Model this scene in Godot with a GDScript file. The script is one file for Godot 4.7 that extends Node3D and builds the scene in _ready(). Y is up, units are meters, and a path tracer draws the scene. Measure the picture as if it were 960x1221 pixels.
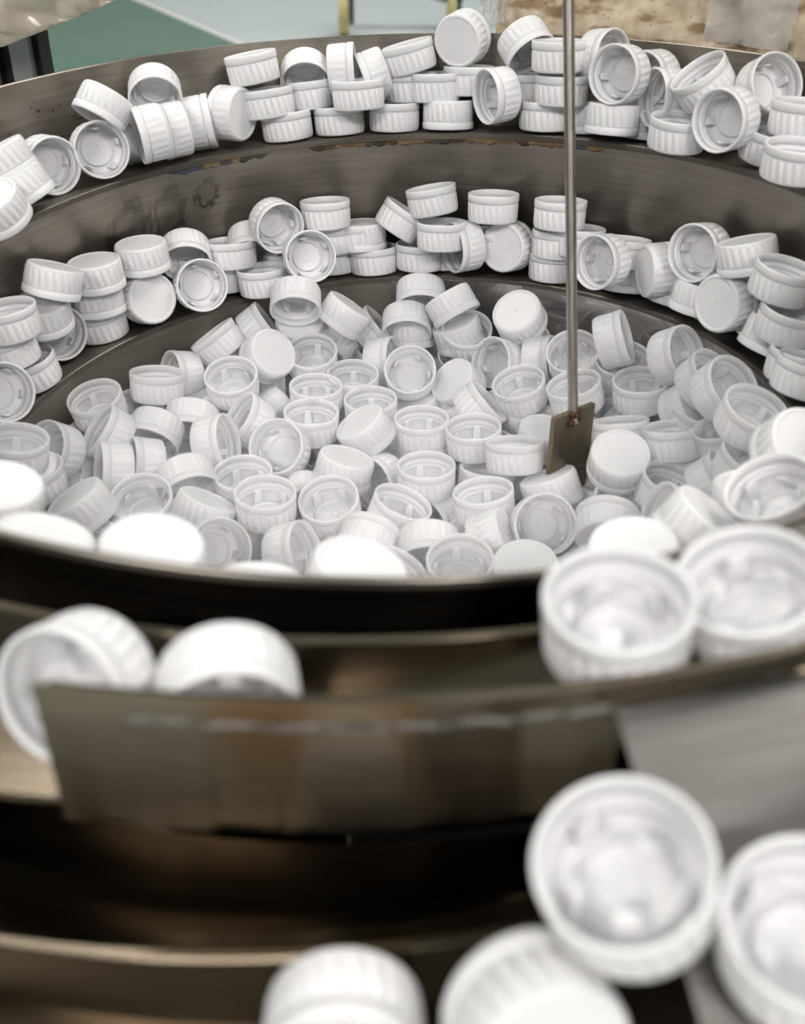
extends Node3D
# A vibratory bowl feeder full of white screw caps. Lengths inside the feeder are in millimetres from the camera:
# x to the right, h downwards, d forwards; at() turns them into metres.

const EYE := 1.05
const XC := -20.0
const DC := 523.35
const FIRST := 226.75          # inner radius of the track under the back of the bowl
const GROW := 19.4             # growth of that radius per turn
const DEEP := 299.4
const RISE := -15.75           # the track climbs by this per radian
const WIDE := 53.0
const TRACK_END := 8.25
const CAP := 0.000965          # the cap is drawn 38 mm wide and made 36.7 mm wide

var taken := {}
var mats := {}


func _ready() -> void:
	view()
	lamps()
	materials()
	hall()
	feeder()
	paddle()
	backdrop()
	caps()


func view() -> void:
	var cam := Camera3D.new()
	cam.name = "camera"
	var pitch := 0.599
	var roll := -0.008
	var f := Vector3(0, -sin(pitch), -cos(pitch))
	var down := Vector3(0, -cos(pitch), sin(pitch))
	var right := Vector3.RIGHT * cos(roll) + down * sin(roll)
	var low := down * cos(roll) - Vector3.RIGHT * sin(roll)
	cam.transform = Transform3D(Basis(right, -low, -f), Vector3(0, EYE, 0))
	cam.near = 0.02
	cam.far = 60.0
	var lens := CameraAttributesPhysical.new()
	lens.frustum_focal_length = 24.59
	lens.frustum_focus_distance = 0.76
	lens.exposure_aperture = 5.2
	lens.frustum_near = 0.02
	lens.frustum_far = 60.0
	cam.attributes = lens
	cam.keep_aspect = Camera3D.KEEP_HEIGHT
	cam.fov = 52.03
	cam.current = true
	add_child(cam)
	var env := Environment.new()
	env.background_mode = Environment.BG_COLOR
	env.background_color = Color(0.5, 0.5, 0.5)
	env.tonemap_mode = Environment.TONE_MAPPER_LINEAR
	env.tonemap_exposure = 0.55
	env.sdfgi_enabled = true
	env.ssao_enabled = true
	env.ssil_enabled = true
	var we := WorldEnvironment.new()
	we.name = "environment"
	we.environment = env
	add_child(we)


func lamps() -> void:
	# rows of ceiling panels of the hall; each is a glowing face with a light of its size just below it
	var spots := [[-1.5, 2.4, 19.0], [1.5, 2.4, 21.0], [-1.9, -1.2, 6.5], [1.7, -1.2, 7.5], [-3.4, -5.4, 10.0], [0.0, -5.6, 10.0], [3.4, -5.4, 10.0], [-1.8, -9.0, 10.0], [2.0, -9.0, 10.0]]
	for s in spots:
		var row := "nearest the camera" if s[1] > 0 else "over the bowl" if s[1] > -3 else "in the middle row" if s[1] > -7 else "in the far row"
		var col := "left" if s[0] < -1 else "right" if s[0] > 1 else "centre"
		var holder := thing("ceiling_light", "wide white ceiling light panel %s, on the %s" % [row, col], "light", Vector3(s[0], 3.2, s[1]), "ceiling panels")
		var body := BoxMesh.new()
		body.size = Vector3(1.7, 0.06, 1.0)
		part("housing", body, mats_plain("lamp_housing", Color(0.8, 0.8, 0.8), 0.5, 0.0), holder, Transform3D(Basis(), Vector3(0, 0.04, 0)))
		var face := BoxMesh.new()
		face.size = Vector3(1.64, 0.01, 0.94)
		var glow := mats_plain("lamp_glow", Color(1, 1, 1), 0.6, 0.0)
		glow.emission_enabled = true
		glow.emission = Color(1.0, 0.97, 0.92)
		glow.emission_energy_multiplier = 4.0
		part("lamp_diffuser", face, glow, holder, Transform3D(Basis(), Vector3(0, 0.005, 0)))
		var l := AreaLight3D.new()
		l.name = "panel_light"
		l.area_size = Vector2(1.6, 0.9)
		l.light_energy = s[2]
		l.light_color = Color(1.0, 0.98, 0.975)
		l.area_range = 30.0
		l.area_attenuation = 2.0
		l.shadow_enabled = true
		l.transform = Transform3D(Basis(Vector3.RIGHT, -PI / 2), Vector3(0, -0.02, 0))
		holder.add_child(l)


# ---------------------------------------------------------------- helpers

func at(x: float, h: float, d: float) -> Vector3:
	return Vector3(x, -h, -d) * 0.001 + Vector3(0, EYE, 0)


func around(r: float, a: float, h: float) -> Vector3:
	return at(XC + r * sin(a), h, DC + r * cos(a))


func numbered(called: String) -> String:
	var n: int = taken.get(called, 0)
	taken[called] = n + 1
	return called if n == 0 else "%s_%03d" % [called, n]


func thing(called: String, label: String, category: String, where := Vector3.ZERO, group := "") -> Node3D:
	var o := Node3D.new()
	o.name = numbered(called)
	o.position = where
	mark(o, label, category, group)
	add_child(o, true)
	return o


func mark(o: Node, label: String, category: String, group := "") -> void:
	o.set_meta("label", label)
	o.set_meta("category", category)
	if group != "":
		o.set_meta("group", group)


func part(called: String, mesh: Mesh, m: Material, parent: Node, place := Transform3D()) -> MeshInstance3D:
	var o := MeshInstance3D.new()
	o.name = called
	o.mesh = mesh
	o.material_override = m
	o.transform = place
	o.cast_shadow = GeometryInstance3D.SHADOW_CASTING_SETTING_ON
	parent.add_child(o, true)
	return o


func structure(called: String, mesh: Mesh, m: Material, label: String, place := Transform3D()) -> MeshInstance3D:
	var o := part(called, mesh, m, self, place)
	mark(o, label, called.split("_")[0])
	o.set_meta("kind", "structure")
	return o


func begin() -> SurfaceTool:
	var st := SurfaceTool.new()
	st.begin(Mesh.PRIMITIVE_TRIANGLES)
	return st


func finish(st: SurfaceTool, tangents := true) -> ArrayMesh:
	st.generate_normals()
	if tangents:
		st.generate_tangents()
	return st.commit()


func vert(st: SurfaceTool, p: Vector3, uv: Vector2) -> void:
	st.set_uv(uv)
	st.add_vertex(p)


func quad(st: SurfaceTool, a: Vector3, b: Vector3, c: Vector3, d: Vector3, ua := Vector2.ZERO, ub := Vector2.RIGHT, uc := Vector2.ONE, ud := Vector2.DOWN) -> void:
	vert(st, a, ua); vert(st, b, ub); vert(st, c, uc)
	vert(st, a, ua); vert(st, c, uc); vert(st, d, ud)


# A profile (points in space for each step t) swept along t; every facet of the profile is smooth along the sweep.
func sweep(st: SurfaceTool, t0: float, t1: float, steps: int, profile: Callable, closed := true, first_group := 1) -> void:
	var rows := []
	for i in steps + 1:
		rows.append((profile as Callable).call(lerpf(t0, t1, float(i) / steps)))
	var n: int = rows[0].size()
	var facets := n if closed else n - 1
	var along := 0.0
	for i in steps:
		var a: PackedVector3Array = rows[i]
		var b: PackedVector3Array = rows[i + 1]
		var next := along + a[0].distance_to(b[0])
		var up := 0.0
		for j in facets:
			var k := (j + 1) % n
			var more := up + a[j].distance_to(a[k])
			st.set_smooth_group(first_group + j)
			quad(st, a[j], b[j], b[k], a[k], Vector2(along, up), Vector2(next, up), Vector2(next, more), Vector2(along, more))
			up = more
		along = next
	if closed:
		for end in [0, steps]:
			var a: PackedVector3Array = rows[end]
			st.set_smooth_group(first_group + n + 1 + (0 if end == 0 else 1))
			for j in range(1, n - 1):
				if end == 0:
					vert(st, a[0], Vector2.ZERO); vert(st, a[j], Vector2.RIGHT); vert(st, a[j + 1], Vector2.ONE)
				else:
					vert(st, a[0], Vector2.ZERO); vert(st, a[j + 1], Vector2.ONE); vert(st, a[j], Vector2.RIGHT)


func tube(st: SurfaceTool, a: Vector3, b: Vector3, r0: float, r1: float, sides := 16, group := 1) -> void:
	var dir := (b - a).normalized()
	var u := dir.cross(Vector3.RIGHT if absf(dir.x) < 0.8 else Vector3.UP).normalized()
	var v := dir.cross(u)
	for i in sides:
		var p := u * cos(TAU * i / sides) + v * sin(TAU * i / sides)
		var q := u * cos(TAU * (i + 1) / sides) + v * sin(TAU * (i + 1) / sides)
		st.set_smooth_group(group)
		quad(st, a + p * r0, a + q * r0, b + q * r1, b + p * r1, Vector2(float(i) / sides, 0), Vector2(float(i + 1) / sides, 0), Vector2(float(i + 1) / sides, 1), Vector2(float(i) / sides, 1))
		st.set_smooth_group(group + 1)
		vert(st, a, Vector2.ZERO); vert(st, a + q * r0, Vector2.RIGHT); vert(st, a + p * r0, Vector2.ONE)
		st.set_smooth_group(group + 2)
		vert(st, b, Vector2.ZERO); vert(st, b + p * r1, Vector2.RIGHT); vert(st, b + q * r1, Vector2.ONE)


func slab(st: SurfaceTool, o: Vector3, x: Vector3, y: Vector3, z: Vector3) -> void:
	# a box from corner o along three edges
	st.set_smooth_group(-1)
	var c := [o, o + x, o + x + y, o + y, o + z, o + x + z, o + x + y + z, o + y + z]
	for s in [[0, 1, 2, 3], [5, 4, 7, 6], [4, 0, 3, 7], [1, 5, 6, 2], [3, 2, 6, 7], [4, 5, 1, 0]]:
		quad(st, c[s[0]], c[s[1]], c[s[2]], c[s[3]])


# ---------------------------------------------------------------- materials

func noise(kind: int, freq: float, octaves: int, seed_: int) -> FastNoiseLite:
	var n := FastNoiseLite.new()
	n.noise_type = kind as FastNoiseLite.NoiseType
	n.frequency = freq
	n.fractal_octaves = octaves
	n.seed = seed_
	return n


# a seamless noise picture between two colours, drawn out sideways for brushed metal
func speckle(w: int, h: int, stretch: float, freq: float, seed_: int, low: Color, high: Color, octaves := 4, power := 1.0) -> ImageTexture:
	var n := noise(FastNoiseLite.TYPE_SIMPLEX, freq, octaves, seed_)
	var im := Image.create(w, h, false, Image.FORMAT_RGBA8)
	for y in h:
		for x in w:
			var blend := float(x) / w
			var a := n.get_noise_2d(x / stretch, y)
			if blend > 0.75:
				var k := (blend - 0.75) / 0.25
				a = lerpf(a, n.get_noise_2d((x - w) / stretch, y), k)
			im.set_pixel(x, y, low.lerp(high, pow(clampf(a * 0.9 + 0.5, 0, 1), power)))
	return ImageTexture.create_from_image(im)


func mats_plain(called: String, c: Color, rough: float, metal: float) -> StandardMaterial3D:
	if mats.has(called):
		return mats[called]
	var m := StandardMaterial3D.new()
	m.resource_name = called
	m.albedo_color = c
	m.roughness = rough
	m.metallic = metal
	mats[called] = m
	return m


func steel(called: String, tint: Color, rough: float, scale_ := Vector3(4, 8, 1)) -> StandardMaterial3D:
	var m := mats_plain(called, tint, rough, 1.0)
	m.albedo_texture = mats["brushed"]
	m.roughness_texture = mats["brushed_rough"]
	m.uv1_scale = scale_
	m.anisotropy_enabled = true
	m.anisotropy = -0.8
	m.detail_enabled = true
	m.detail_albedo = mats["stains"]
	m.detail_uv_layer = BaseMaterial3D.DETAIL_UV_1
	m.detail_blend_mode = BaseMaterial3D.BLEND_MODE_MIX
	return m


func materials() -> void:
	mats["brushed"] = speckle(512, 256, 26.0, 0.11, 3, Color(0.93, 0.925, 0.92), Color(1, 1, 1), 4)
	mats["brushed_rough"] = speckle(512, 256, 26.0, 0.09, 8, Color(0.85, 0.85, 0.85), Color(1, 1, 1), 4)
	mats["stains"] = speckle(512, 512, 4.0, 0.012, 17, Color(0.24, 0.18, 0.12, 0.0), Color(0.24, 0.18, 0.12, 0.10), 4, 2.0)
	steel("steel_wall", Color(0.60, 0.575, 0.54), 0.40)
	steel("steel_track", Color(0.46, 0.44, 0.41), 0.45)
	steel("steel_front", Color(0.50, 0.46, 0.40), 0.26)
	steel("steel_chute", Color(0.47, 0.46, 0.45), 0.46)
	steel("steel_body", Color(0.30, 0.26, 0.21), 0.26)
	steel("steel_gap_shade", Color(0.22, 0.20, 0.18), 0.32)  # darkened steel that carries the shade of the gap at the front
	var liner := mats_plain("steel_polished", Color(0.66, 0.65, 0.64), 0.03, 1.0)
	liner.metallic_specular = 0.6
	for k in [["cap_white", Color(0.955, 0.955, 0.96), 0.7], ["cap_cloudy", Color(0.955, 0.957, 0.96), 1.0]]:
		var m := mats_plain(k[0], k[1], 0.34, 0.0)
		m.metallic_specular = 0.45
		m.backlight_enabled = true
		m.backlight = Color(k[2], k[2], k[2])
	var see := mats_plain("band_cloudy", Color(0.955, 0.955, 0.962, 0.80), 0.28, 0.0)
	see.transparency = BaseMaterial3D.TRANSPARENCY_ALPHA
	see.backlight_enabled = true
	see.backlight = Color(1, 1, 1)
	var see2 := mats_plain("shell_cloudy", Color(0.955, 0.955, 0.962, 0.92), 0.28, 0.0)
	see2.transparency = BaseMaterial3D.TRANSPARENCY_ALPHA
	see2.backlight_enabled = true
	see2.backlight = Color(1, 1, 1)


# ---------------------------------------------------------------- the hall

func hall() -> void:
	var fl := BoxMesh.new()
	fl.size = Vector3(16, 0.2, 22)
	var grey := mats_plain("floor_grey", Color(0.78, 0.82, 0.82), 0.13, 0.0)
	grey.roughness_texture = speckle(256, 256, 1.5, 0.02, 31, Color(0.5, 0.5, 0.5), Color(1, 1, 1), 3)
	structure("floor", fl, grey, "shiny pale grey epoxy floor of the hall", Transform3D(Basis(), Vector3(0, -0.1, -5)))
	var wall := mats_plain("wall_paint", Color(0.72, 0.73, 0.72), 0.7, 0.0)
	for w in [["wall_back", Vector3(16.4, 3.7, 0.2), Vector3(0, 1.7, -16.1)], ["wall_front", Vector3(16.4, 3.7, 0.2), Vector3(0, 1.7, 6.1)], ["wall_left", Vector3(0.2, 3.7, 22), Vector3(-8.1, 1.7, -5)], ["wall_right", Vector3(0.2, 3.7, 22), Vector3(8.1, 1.7, -5)], ["ceiling", Vector3(16.4, 0.2, 22.4), Vector3(0, 3.45, -5)]]:
		var b := BoxMesh.new()
		b.size = w[1]
		structure(w[0], b, wall, "plain pale painted " + String(w[0]).replace("_", " ") + " of the hall", Transform3D(Basis(), w[2]))
	# green walkway painted on the floor, with its white edge line
	var st := begin()
	var dir := Vector3(-1.193 + 0.869, 0, -6.323 + 5.786).normalized()
	var near := Vector3(-0.869, 0, -5.786) - dir * 5.0
	var far := Vector3(-0.869, 0, -5.786) + dir * 9.0
	for s in [[0.004, true], [0.0, false]]:
		var y := Vector3(0, s[0], 0)
		st.set_smooth_group(-1)
		var c := [near + y, far + y, Vector3(-8, s[0], far.z), Vector3(-8, s[0], near.z)]
		quad(st, c[0], c[1], c[2], c[3])
	for e in [[near, far], [far, Vector3(-8, 0, far.z)], [Vector3(-8, 0, far.z), Vector3(-8, 0, near.z)], [Vector3(-8, 0, near.z), near]]:
		quad(st, e[0], e[1], e[1] + Vector3(0, 0.004, 0), e[0] + Vector3(0, 0.004, 0))
	var green := mats_plain("floor_green", Color(0.42, 0.53, 0.48), 0.12, 0.0)
	structure("floor_walkway", finish(st, false), green, "green painted floor area at the upper left")
	st = begin()
	var across := Vector3(-dir.z, 0, dir.x) * 0.035
	slab(st, near - across * 0.5, far - near, Vector3(0, 0.005, 0), across)
	structure("floor_line", finish(st, false), mats_plain("line_white", Color(0.85, 0.85, 0.85), 0.3, 0.0), "white line along the edge of the green floor")


# ---------------------------------------------------------------- the feeder

func track_r(t: float) -> float:
	return FIRST + GROW * t / TAU


func track_h(t: float) -> float:
	return DEEP + RISE * t


func rim_r(t: float) -> float:
	return 290.0 + 9.7 * (t - PI) / PI


func rim_h(t: float) -> float:
	return 143.0 - 12.0 * (t - TAU)


func floor_h(deg: float) -> float:
	# the outer track, climbing to the right (angles fall) across the front
	return 186.0 + 0.87 * (deg - 167.0) if deg > 167.0 else 186.0 - 0.42 * (167.0 - deg)


func chute_h(r: float) -> float:
	return 178.0 + 0.44 * (r - 355.0)


func feeder() -> void:
	var o := thing("bowl_feeder", "brushed steel vibratory bowl with a spiral track carrying the white caps", "bowl feeder", around(0, 0, 1000.0 * EYE))
	o.position.y = 0.0
	var back := Transform3D(Basis(), -o.position)
	var rng0 := RandomNumberGenerator.new()
	rng0.seed = 21
	var wall: Material = mats["steel_wall"]
	var front: Material = mats["steel_front"]
	var put := func(called: String, st: SurfaceTool, m: Material) -> MeshInstance3D: return part(called, finish(st), m, o, back)

	# spiral track: a sheet 2.5 mm thick, leaning outwards
	var st := begin()
	sweep(st, -PI, TRACK_END, 260, func(t: float) -> PackedVector3Array:
		var r := track_r(t)
		var h := track_h(t)
		return PackedVector3Array([around(r, t, h + 0.4), around(r + 0.6, t, h), around(r + WIDE, t, h + 7), around(r + WIDE, t, h + 9.5), around(r + 1.6, t, h + 4.4), around(r, t, h + 4.0)]))
	put.call("spiral_track", st, mats["steel_track"])

	# the wall between one turn of the track and the next
	st = begin()
	sweep(st, -PI, TRACK_END - TAU, 200, func(t: float) -> PackedVector3Array:
		var a := around(track_r(t) + WIDE, t, track_h(t) + 8)
		var b := around(track_r(t + TAU) + 1.2, t, track_h(t + TAU) + 2.6)
		var out := around(1, t, 0) - around(0, t, 0)
		return PackedVector3Array([a, b, b + out * 2.0, a + out * 2.0]))
	put.call("bowl_wall", st, wall)

	# the wall under the lowest visible turn, down into the heap
	st = begin()
	sweep(st, -PI, PI, 160, func(t: float) -> PackedVector3Array:
		var r := track_r(t) + 1.2
		return PackedVector3Array([around(r, t, track_h(t) + 2.6), around(r + 2, t, track_h(t) + 2.6), around(r + 6, t, 434), around(r + 4, t, 434)]))
	put.call("lower_wall", st, wall)
	st = begin()
	sweep(st, 0.045, 1.9, 80, func(t: float) -> PackedVector3Array:
		var r := track_r(t) + 0.2
		return PackedVector3Array([around(r - 0.6, t, track_h(t) + 2.8), around(r + 0.8, t, track_h(t) + 2.8), around(r + 4.4, t, 430), around(r + 3.4, t, 430)]))
	put.call("polished_liner", st, mats["steel_polished"])

	# outer wall, whose top is the rim of the bowl
	st = begin()
	sweep(st, 1.9, TRACK_END, 220, func(t: float) -> PackedVector3Array:
		var r := rim_r(t)
		var h := rim_h(t)
		var low := track_r(t) + WIDE
		return PackedVector3Array([around(low - 0.5, t, track_h(t) + 8), around(r, t, h + 0.5), around(r + 0.5, t, h), around(r + 2.0, t, h), around(r + 2.5, t, h + 0.5), around(low + 2.5, t, track_h(t) + 12)]))
	put.call("rim_wall", st, wall)

	# dark sheet added outside the rim wall; its colour holds the gap's shade
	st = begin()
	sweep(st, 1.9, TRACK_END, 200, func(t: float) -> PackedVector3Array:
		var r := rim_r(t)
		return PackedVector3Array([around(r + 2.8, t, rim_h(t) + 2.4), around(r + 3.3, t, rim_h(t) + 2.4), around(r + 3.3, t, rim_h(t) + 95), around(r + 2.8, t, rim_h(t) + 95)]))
	put.call("gap_shade_sheet", st, mats["steel_gap_shade"])

	# dried water marks on the wall under the upper track, and pits in the outer wall at the left
	var mark_im := Image.create(64, 64, false, Image.FORMAT_RGBA8)
	var mn := noise(FastNoiseLite.TYPE_SIMPLEX, 0.07, 3, 9)
	for y in 64:
		for x in 64:
			var p := Vector2(x - 31.5, y - 31.5) / 31.5
			var d := p.length() + 0.25 * mn.get_noise_2d(x, y)
			var ring := exp(-pow((d - 0.62) / 0.16, 2.0)) * (0.45 + 0.55 * clampf(p.y + 0.4, 0, 1))
			mark_im.set_pixel(x, y, Color(0.17, 0.12, 0.08, clampf(ring * 0.5 + 0.22 * clampf(0.7 - d, 0, 1), 0, 0.8)))
	var mark_m := mats_plain("water_mark", Color(1, 1, 1), 0.5, 0.3)
	mark_m.albedo_texture = ImageTexture.create_from_image(mark_im)
	mark_m.transparency = BaseMaterial3D.TRANSPARENCY_ALPHA
	for q in [[-0.735, 0.085, 0.30, 0.96], [-0.615, 0.07, 0.40, 0.96], [-0.50, 0.05, 0.62, 0.92]]:
		st = begin()
		for i in 8:
			for j in 6:
				var c := []
				for k in [[0, 0], [1, 0], [1, 1], [0, 1]]:
					var u: float = (i + k[0]) / 8.0
					var v: float = (j + k[1]) / 6.0
					var t: float = q[0] + (u - 0.5) * 2.0 * q[1]
					var w: float = lerpf(q[3], q[2], v)
					var a := around(track_r(t) + WIDE - 0.5, t, track_h(t) + 8)
					var b := around(track_r(t + TAU) + 0.7, t, track_h(t + TAU) + 2.6)
					c.append([a.lerp(b, w), Vector2(u, v)])
				st.set_smooth_group(1)
				quad(st, c[0][0], c[1][0], c[2][0], c[3][0], c[0][1], c[1][1], c[2][1], c[3][1])
		part("water_mark", finish(st, false), mark_m, o, back)
	st = begin()
	for i in 24:
		var t := rng0.randf_range(-0.95, -0.74) if i < 16 else rng0.randf_range(0.28, 0.34) if i < 20 else rng0.randf_range(0.78, 0.84)
		var v := rng0.randf_range(0.35, 0.75) if i < 16 else rng0.randf_range(0.72, 0.85)
		var u := t + TAU
		var a := around(track_r(u) + WIDE - 0.8, t, track_h(u) + 8).lerp(around(rim_r(u) - 0.3, t, rim_h(u)), v)
		var along := (around(1, t + PI / 2, 0) - around(0, 0, 0)) * rng0.randf_range(0.8, 2.8)
		var up := Vector3(0, 0.001, 0) * rng0.randf_range(0.3, 0.7)
		st.set_smooth_group(-1)
		quad(st, a - along, a - up, a + along, a + up)
	var pits := part("pit_marks", finish(st, false), mats_plain("pit_dark", Color(0.20, 0.16, 0.13), 0.7, 0.2), o, back)
	pits.set_meta("kind", "stuff")

	# bottom of the bowl
	st = begin()
	sweep(st, 0, TAU, 96, func(t: float) -> PackedVector3Array:
		return PackedVector3Array([around(1, t, 428), around(236, t, 434), around(236, t, 437), around(1, t, 431)]))
	put.call("bowl_bottom", st, wall)

	# heat-tinted weld along the lower side of the upper track
	var rng := RandomNumberGenerator.new()
	rng.seed = 5
	var tints := [Color(0.34, 0.25, 0.17), Color(0.44, 0.35, 0.22), Color(0.26, 0.24, 0.24), Color(0.50, 0.42, 0.29), Color(0.28, 0.21, 0.16), Color(0.25, 0.27, 0.31)]
	var dab_steel := []
	for c in tints:
		var m := mats_plain("weld_%d" % dab_steel.size(), (c as Color).lightened(0.12), 0.36, 0.9)
		dab_steel.append(m)
	var runs := [[-0.62, -0.34], [-0.20, 0.0], [0.02, 0.22], [0.25, 0.36], [0.40, 0.62]]
	for run in runs:
		var groups := {}
		var t: float = run[0]
		while t < run[1]:
			var which := rng.randi() % tints.size()
			if not groups.has(which):
				groups[which] = begin()
			var len_ := rng.randf_range(0.03, 0.07)
			var thick := rng.randf_range(1.4, 2.4)
			var tall := rng.randf_range(3.0, 5.0)
			sweep(groups[which], TAU + t, TAU + t + len_, 4, func(s: float) -> PackedVector3Array:
				var k := sin(clampf((s - TAU - t) / len_, 0.0, 1.0) * PI) * 0.7 + 0.3
				var r := track_r(s) + 0.8
				var h := track_h(s) + 3.6
				return PackedVector3Array([around(r, s, h), around(r - thick * k, s, h + 0.6), around(r - thick * k * 0.8, s, h + tall * 0.7 * k), around(r + 0.8, s, h + tall * k)]), true, 1)
			t += len_ * 0.6
		for which in groups:
			part("weld_bead", finish(groups[which]), dab_steel[which], o, back)

	# front: inner wall of the outer track, the gap behind it, and the plate over the gap on the right
	st = begin()
	sweep(st, 1.9, 4.4, 90, func(t: float) -> PackedVector3Array:
		var h := 184.5
		return PackedVector3Array([around(312, t, 262), around(312, t, h), around(312.6, t, h - 0.5), around(314.4, t, h - 0.5), around(315, t, h), around(315, t, 262)]))
	put.call("inner_guide", st, front)
	st = begin()
	sweep(st, 1.9, 4.4, 60, func(t: float) -> PackedVector3Array:
		return PackedVector3Array([around(288, t, 226), around(313, t, 222), around(313, t, 225), around(288, t, 229)]))
	put.call("gap_floor", st, front)
	st = begin()
	sweep(st, 1.9, deg_to_rad(167.5), 40, func(t: float) -> PackedVector3Array:
		return PackedVector3Array([around(292.5, t, 187), around(316, t, 186), around(316, t, 188), around(292.5, t, 189)]))
	put.call("gap_plate", st, mats["steel_chute"])
	# floor of the outer track
	st = begin()
	sweep(st, deg_to_rad(120), deg_to_rad(235), 90, func(t: float) -> PackedVector3Array:
		var h := floor_h(rad_to_deg(t))
		return PackedVector3Array([around(314.6, t, h), around(350.6, t, h + 4), around(351.0, t, h + 5), around(350.6, t, h + 6.5), around(314.6, t, h + 2.5)]))
	put.call("outer_track", st, front)
	# lip along the outer track
	st = begin()
	sweep(st, deg_to_rad(120), deg_to_rad(189.8), 80, func(t: float) -> PackedVector3Array:
		var e := rad_to_deg(t)
		var top := 165.8 + 0.0035 * (e - 172) * (e - 172)
		return PackedVector3Array([around(352.6, t, top + 6.5), around(352.6, t, top + 0.4), around(353.2, t, top), around(354.8, t, top), around(355.4, t, top + 0.4), around(355.4, t, top + 6.5), around(354.6, t, top + 7.2)]))
	put.call("track_lip", st, front)
	# guard plate hanging under the lip, its lower edge cut unevenly
	st = begin()
	var ragged := noise(FastNoiseLite.TYPE_SIMPLEX, 0.9, 2, 4)
	sweep(st, deg_to_rad(168.2), deg_to_rad(190.6), 70, func(t: float) -> PackedVector3Array:
		var e := rad_to_deg(t)
		var low := 209.0 + (e - 172.0) * 0.3 + ragged.get_noise_1d(e * 0.35) * 1.6 - (2.2 if e > 181.5 and e < 184.0 else 0.0) + (e - 180.0) * 0.06
		return PackedVector3Array([around(351.4, t, low), around(351.4, t, 170), around(353.4, t, 170), around(353.6, t, low - 0.3)]))
	put.call("guard_plate", st, front)
	st = begin()
	sweep(st, deg_to_rad(168.8), deg_to_rad(187), 50, func(t: float) -> PackedVector3Array:
		var e := rad_to_deg(t)
		var h := 175.4 + 0.4 * sin(e * 2.3) + 0.2 * sin(e * 5.1)
		return PackedVector3Array([around(353.5, t, h - 0.9), around(354.5, t, h - 0.3), around(354.5, t, h + 0.5), around(353.5, t, h + 1.1)]))
	put.call("weld_seam", st, mats["steel_chute"])

	# drum of the feeder under the tracks
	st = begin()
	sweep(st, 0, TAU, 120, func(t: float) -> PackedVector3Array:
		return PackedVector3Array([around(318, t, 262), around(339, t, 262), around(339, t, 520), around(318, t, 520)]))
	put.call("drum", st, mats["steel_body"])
	# lower outer track with its wall
	st = begin()
	sweep(st, deg_to_rad(170.5), deg_to_rad(240), 70, func(t: float) -> PackedVector3Array:
		var sl := (rad_to_deg(t) - 172.0) * 0.75
		return PackedVector3Array([around(373.5, t, 310), around(373.5, t, 223.6 + sl), around(374.1, t, 223 + sl), around(376.2, t, 223 + sl), around(376.8, t, 223.6 + sl), around(376.8, t, 310)]))
	put.call("lower_guide", st, front)
	st = begin()
	sweep(st, deg_to_rad(120), deg_to_rad(240), 70, func(t: float) -> PackedVector3Array:
		var h := 247.0 - 12.0 * clampf((180.0 - rad_to_deg(t)) / 30.0, -1.0, 1.0)
		return PackedVector3Array([around(338, t, h - 2 + 22), around(424, t, h), around(424, t, h + 3), around(338, t, h + 1 + 22)]))
	put.call("lower_track", st, front)
	# bright chute on the right, bent once along its length
	st = begin()
	for side in 1:
		var cols := 16
		var us := 40
		for i in us:
			for j in cols:
				var c := []
				for k in [[0, 0], [1, 0], [1, 1], [0, 1]]:
					var e := lerpf(126.0, 168.6, float(i + k[0]) / us)
					var r := lerpf(354.0, 424.0, float(j + k[1]) / cols)
					var bend := 5.0 * smoothstep(0.0, 1.0, (r - 364.0 - (e - 150.0) * 0.9) / 22.0)
					c.append(around(r, deg_to_rad(e), chute_h(r) + bend - 2.0))
				st.set_smooth_group(1)
				quad(st, c[0], c[1], c[2], c[3], Vector2(i * 0.01, j * 0.005), Vector2(i * 0.01 + 0.01, j * 0.005), Vector2(i * 0.01 + 0.01, j * 0.005 + 0.005), Vector2(i * 0.01, j * 0.005 + 0.005))
	put.call("chute", st, mats["steel_chute"])
	# pedestal
	st = begin()
	sweep(st, 0, TAU, 64, func(t: float) -> PackedVector3Array:
		return PackedVector3Array([around(1, t, 520), around(310, t, 520), around(310, t, 980), around(350, t, 985), around(350, t, 1050), around(1, t, 1050)]))
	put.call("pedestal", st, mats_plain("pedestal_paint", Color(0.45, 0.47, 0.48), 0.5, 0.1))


func paddle() -> void:
	var foot := at(106, 318, 576) * 0.968 + Vector3(0, EYE * 0.032, 0)
	var dir := (at(84, 87, 600) - foot).normalized()
	var o := thing("level_paddle", "thin steel rod with a small flat rectangular blade dipping into the caps", "paddle", foot)
	var st := begin()
	tube(st, Vector3.ZERO - dir * 0.006, dir * 0.62, 0.0031, 0.0031, 18)
	var rodm := steel("steel_rod", Color(0.76, 0.73, 0.70), 0.34, Vector3(2, 1, 1))
	part("rod", finish(st), rodm, o)
	# blade, turned so that its right side is farther away
	var side := Vector3(27.0, 0, -20.0).normalized()
	var thick := Vector3(20.0, 0, 27.0).normalized()
	st = begin()
	var w := 0.0335
	slab(st, -side * w * 0.5 + Vector3(0, -0.064, 0) - thick * 0.0016, side * w, Vector3(0, 0.0665, 0), thick * 0.0034)
	part("blade", finish(st), steel("steel_blade", Color(0.56, 0.52, 0.45), 0.45, Vector3(1, 1, 1)), o)
	st = begin()
	var rng := RandomNumberGenerator.new()
	rng.seed = 12
	for i in 7:
		var p := thick * 0.002 + side * rng.randf_range(-0.004, 0.004) + Vector3(0, rng.randf_range(-0.007, 0.003), 0)
		ball(st, p, rng.randf_range(0.002, 0.0034))
	part("weld_blob", finish(st, false), mats_plain("weld_rust", Color(0.26, 0.16, 0.10), 0.6, 0.3), o)


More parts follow.
